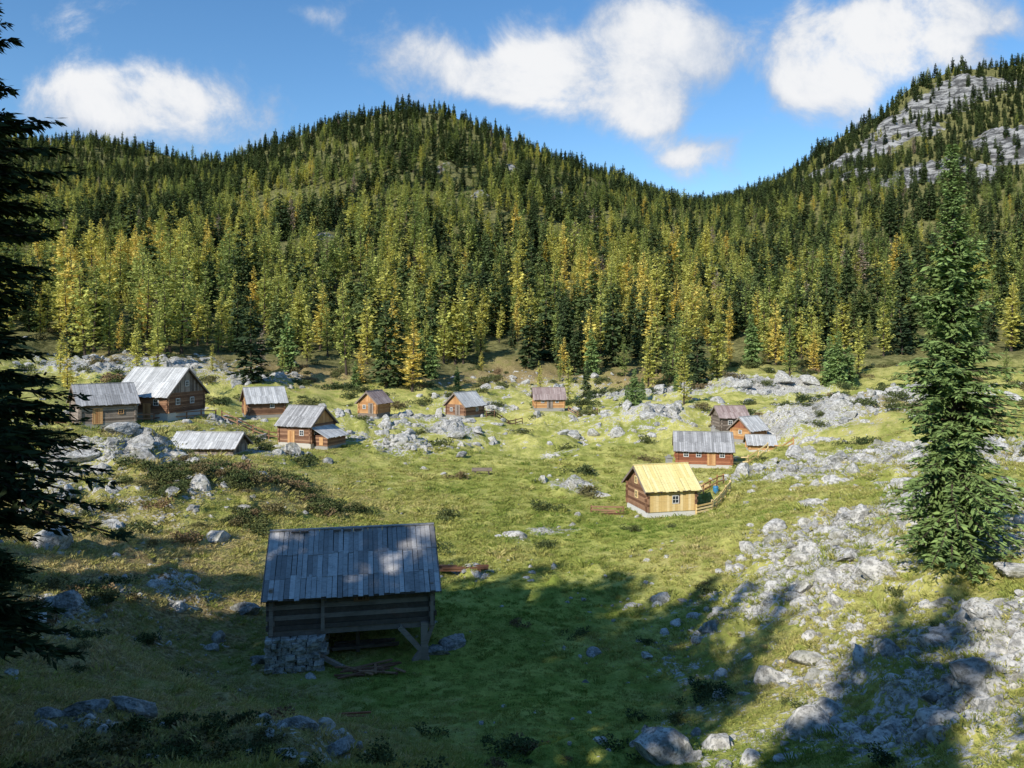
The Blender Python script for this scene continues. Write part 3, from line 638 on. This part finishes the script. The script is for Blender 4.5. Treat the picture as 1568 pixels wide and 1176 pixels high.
hut('wooden_farmhouse',1076,712,92,-10,6.0,4.6,1.7,1.6,W_red,R_mid,seed=34,base=.45,basemat=M_plast,courses=2,gable=W_brown,chim=1.2,wins=[fw(-2.0,.45,.5),fw(-.6,.45,.5),fw(2.0,.45,.5)],doors=[('f',.8,0,.8,1.5,W_orange)])
# ------------------------------------------------------------------ fences, timber, small things
def fence(pts,name='wooden_fence',mat=W_brown,sp=1.6,hh_=.95,rails=2,th=.13):
    E=bpy.data.objects.new(name,None);scene.collection.objects.link(E);P_=[sight(*p)[:2] for p in pts];E.location=(P_[0][0],P_[0][1],0)
    a=MB(1);b=MB(2)
    for (x0,y0),(x1,y1) in zip(P_[:-1],P_[1:]):
        n_=max(1,int(math.hypot(x1-x0,y1-y0)/sp));pr=None
        for k in range(n_+1):
            x=lerp(x0,x1,k/n_);y=lerp(y0,y1,k/n_);z=hz(x,y);X_,Y_=x-P_[0][0],y-P_[0][1]
            a.beam((X_,Y_,z-.4),(X_+random.uniform(-.05,.05),Y_,z+hh_*random.uniform(.95,1.15)),th,th)
            if pr:
                for r_ in range(rails): b.beam((pr[0],pr[1]-.09,pr[2]+hh_*(.40+.50*r_/max(1,rails-1))),(X_,Y_-.09,z+hh_*(.40+.50*r_/max(1,rails-1))+random.uniform(-.05,.05)),.06,th)
            pr=(X_,Y_,z)
    a.obj('posts',[mat],E);b.obj('rails',[mat],E);return E
fence([(1066,776,66),(1090,770,67),(1118,758,71)],mat=W_new,sp=1.2,rails=3,hh_=1.0);fence([(1066,755,72),(1108,750,76)],mat=W_orange,sp=1.2)
fence([(1116,714,91),(1145,713,91),(1176,710,93)],mat=W_new,sp=1.5,hh_=1.1)
fence([(60,655,80),(112,662,80)]);fence([(208,650,86),(262,645,88),(330,642,92)]);fence([(905,778,67),(955,776,67.5)],mat=W_brown,hh_=.5)
fence([(340,650,92),(435,652,93)]);fence([(745,640,118),(800,632,125)]);fence([(870,625,130),(915,632,126)]);fence([(1180,690,98),(1215,700,94)],mat=W_orange)
def group(name,h,v,d,fn,z=0):
    E=bpy.data.objects.new(name,None);scene.collection.objects.link(E);x,y,_=sight(h,v,d);E.location=(x,y,hz(x,y)+z);fn(E);return E
def trough(E):
    b=MB(3);b.box(-1,1,-.3,.3,.35,.42);b.box(-1,1,-.32,-.27,.42,.65);b.box(-1,1,.27,.32,.42,.65);b.box(-1.05,-1,-.32,.32,.3,.65);b.box(1,1.05,-.32,.32,.3,.65)
    for sx in (-.7,.7): b.box(sx-.08,sx+.08,-.3,.3,-.3,.347)
    b.obj('basin',[W_dark],E)
group('water_trough',738,738,83,trough)
def logs(E,m=W_orange,n_=16):
    b=MB(3)
    for k in range(n_): b.beam((-1.3+random.uniform(-.3,.3),(k%5)*.24-.5+random.uniform(-.1,.1),.1+.14*(k//5)),(1.3+random.uniform(-.4,.4),(k%5)*.24-.5+random.uniform(-.25,.25),.1+.14*(k//5)),.14,.12)
    b.obj('planks',[m],E)
group('timber_pile',1082,742,75,lambda E:logs(E,W_new,10));group('timber_pile',705,893,46,lambda E:logs(E,W_brown,7));group('timber_pile',930,775,67,lambda E:logs(E,W_brown,8),-.2)
o_=group('timber_pile',545,1058,27.5,lambda E:logs(E,W_red,5),-.05);o_.scale=(.4,.5,.5)
def cyl(b,cx,cy,z0,z1,r0,r1=None,n_=14):
    r1=r1 or r0
    for k in range(n_):
        a0=k/n_*6.2832;a1=(k+1)/n_*6.2832;bb=len(b.V)
        b.V+= [(cx+r0*math.cos(a0),cy+r0*math.sin(a0),z0),(cx+r0*math.cos(a1),cy+r0*math.sin(a1),z0),(cx+r1*math.cos(a1),cy+r1*math.sin(a1),z1),(cx+r1*math.cos(a0),cy+r1*math.sin(a0),z1),(cx,cy,z1+.001),(cx+r1*.5*math.cos((a0+a1)/2),cy+r1*.5*math.sin((a0+a1)/2),z1)]
        b.F.append([bb,bb+1,bb+2,bb+3]);b.F.append([bb+3,bb+2,bb+5,bb+4]);b.T+=[.5,.5];b.M+=[0,0]
def barrel(m):
    def f(E):
        b=MB(1);cyl(b,0,0,-.1,.3,.22,.25);cyl(b,0,0,.3,.34,.27);cyl(b,0,0,.34,.55,.25);cyl(b,0,0,.55,.58,.27);cyl(b,0,0,.58,.72,.25,.2);b.obj('drum',[m],E)
    return f
group('water_barrel',1096,757,72,barrel(M_blue));group('water_barrel',1167,668,102,barrel(M_blue))
# ------------------------------------------------------------------ light, sky
az=math.radians(35);el=math.radians(32.5)
sd=Vector((math.sin(az)*math.cos(el),math.cos(az)*math.cos(el),-math.sin(el)))
sl=bpy.data.lights.new('sun','SUN');sl.energy=5;sl.angle=math.radians(.53);sl.color=(1,.95,.86)
so=bpy.data.objects.new('sun',sl);scene.collection.objects.link(so);so.rotation_euler=sd.to_track_quat('-Z','Y').to_euler();so.location=(-50,-60,80)
w=bpy.data.worlds.new('World');scene.world=w;w.use_nodes=True;t=NT(w.node_tree)
try: w.cycles.sampling_method='NONE'
except Exception as ex_: print(ex_)
sky=t.n('ShaderNodeTexSky');sky.sky_type='NISHITA';sky.sun_disc=False;sky.sun_elevation=el;sky.sun_rotation=math.pi+az;sky.altitude=1500;sky.ozone_density=3.0;sky.air_density=1.25;sky.dust_density=.2
hs=t.n('ShaderNodeHueSaturation');hs.inputs['Saturation'].default_value=1.2;hs.inputs['Value'].default_value=1.08;t.l(sky.outputs[0],hs.inputs['Color'])
bg=t.n('ShaderNodeBackground');t.l(hs.outputs[0],bg.inputs[0]);bg.inputs[1].default_value=.15
tc=t.n('ShaderNodeTexCoord').outputs['Generated'];sx=t.n('ShaderNodeSeparateXYZ');t.l(tc,sx.inputs[0])
dy=t.m('MAXIMUM',sx.outputs[1],.05);U=t.m('DIVIDE',sx.outputs[0],dy);Vv=t.m('DIVIDE',sx.outputs[2],dy)
cb_=t.n('ShaderNodeCombineXYZ');t.l(U,cb_.inputs[0]);t.l(Vv,cb_.inputs[1])
P0=cb_.outputs[0]
wn=t.n('ShaderNodeTexNoise');wn.inputs['Scale'].default_value=4.5;wn.inputs['Detail'].default_value=2;t.l(P0,wn.inputs[0])
vs=t.n('ShaderNodeVectorMath',operation='SUBTRACT');t.l(wn.outputs[1],vs.inputs[0]);vs.inputs[1].default_value=(.5,.5,.5)
vm=t.n('ShaderNodeVectorMath',operation='SCALE');t.l(vs.outputs[0],vm.inputs[0]);vm.inputs['Scale'].default_value=.10
va=t.n('ShaderNodeVectorMath',operation='ADD');t.l(P0,va.inputs[0]);t.l(vm.outputs[0],va.inputs[1])
sp=t.n('ShaderNodeSeparateXYZ');t.l(va.outputs[0],sp.inputs[0])
mask=None
for (h,v,rx,ry,wt) in [(205,185,190,50,1.1),(240,140,95,40,.95),(110,150,60,30,.6),(870,120,135,68,1.05),(1000,60,135,88,1.05),(740,110,90,44,.9),(620,75,80,46,.68),(990,185,48,42,.85),(1340,100,130,74,1.2),(1310,30,150,60,1.0),(1215,130,55,42,.7),(1440,30,75,42,.7),(1050,250,60,26,1.0),(1545,45,50,30,.65),(470,15,45,20,.45)]:
    a_=t.m('MULTIPLY',t.m('SUBTRACT',sp.outputs[0],(h-784)/F),F/rx);b_=t.m('MULTIPLY',t.m('SUBTRACT',sp.outputs[1],(520-v)/F),F/ry)
    q=t.m('MULTIPLY',t.m('EXPONENT',t.m('MULTIPLY',t.m('ADD',t.m('MULTIPLY',a_,a_),t.m('MULTIPLY',b_,b_)),-1)),wt)
    mask=q if mask is None else t.m('ADD',mask,q)
nz=t.noise(8,7,P0,.64,.3)
dn=t.m('ADD',t.m('MINIMUM',mask,1.0),t.m('MULTIPLY',t.m('SUBTRACT',nz,.5),2.6))
cm=t.ss(dn,.18,1.0)
cc=t.mix(t.ss(t.m('ADD',t.m('MULTIPLY',dn,.55),t.m('MULTIPLY',wn.outputs[0],.9)),.6,1.15),(.46,.56,.73),(.95,.96,.98))
b2=t.n('ShaderNodeBackground');t.l(cc,b2.inputs[0]);b2.inputs[1].default_value=.95
ms=t.n('ShaderNodeMixShader');t.l(cm,ms.inputs[0]);t.l(bg.outputs[0],ms.inputs[1]);t.l(b2.outputs[0],ms.inputs[2])
wo=t.n('ShaderNodeOutputWorld');t.l(ms.outputs[0],wo.inputs[0])
# ------------------------------------------------------------------ camera
cam=bpy.data.cameras.new('camera');cam.sensor_width=36;cam.lens=F/1568*36;cam.shift_y=-68/1568;cam.clip_end=9000;cam.clip_start=.1
co=bpy.data.objects.new('camera',cam);scene.collection.objects.link(co);co.location=(0,0,0);co.rotation_euler=(math.pi/2,0,0);scene.camera=co
scene.view_settings.view_transform='Standard';scene.view_settings.look='None';scene.view_settings.exposure=0
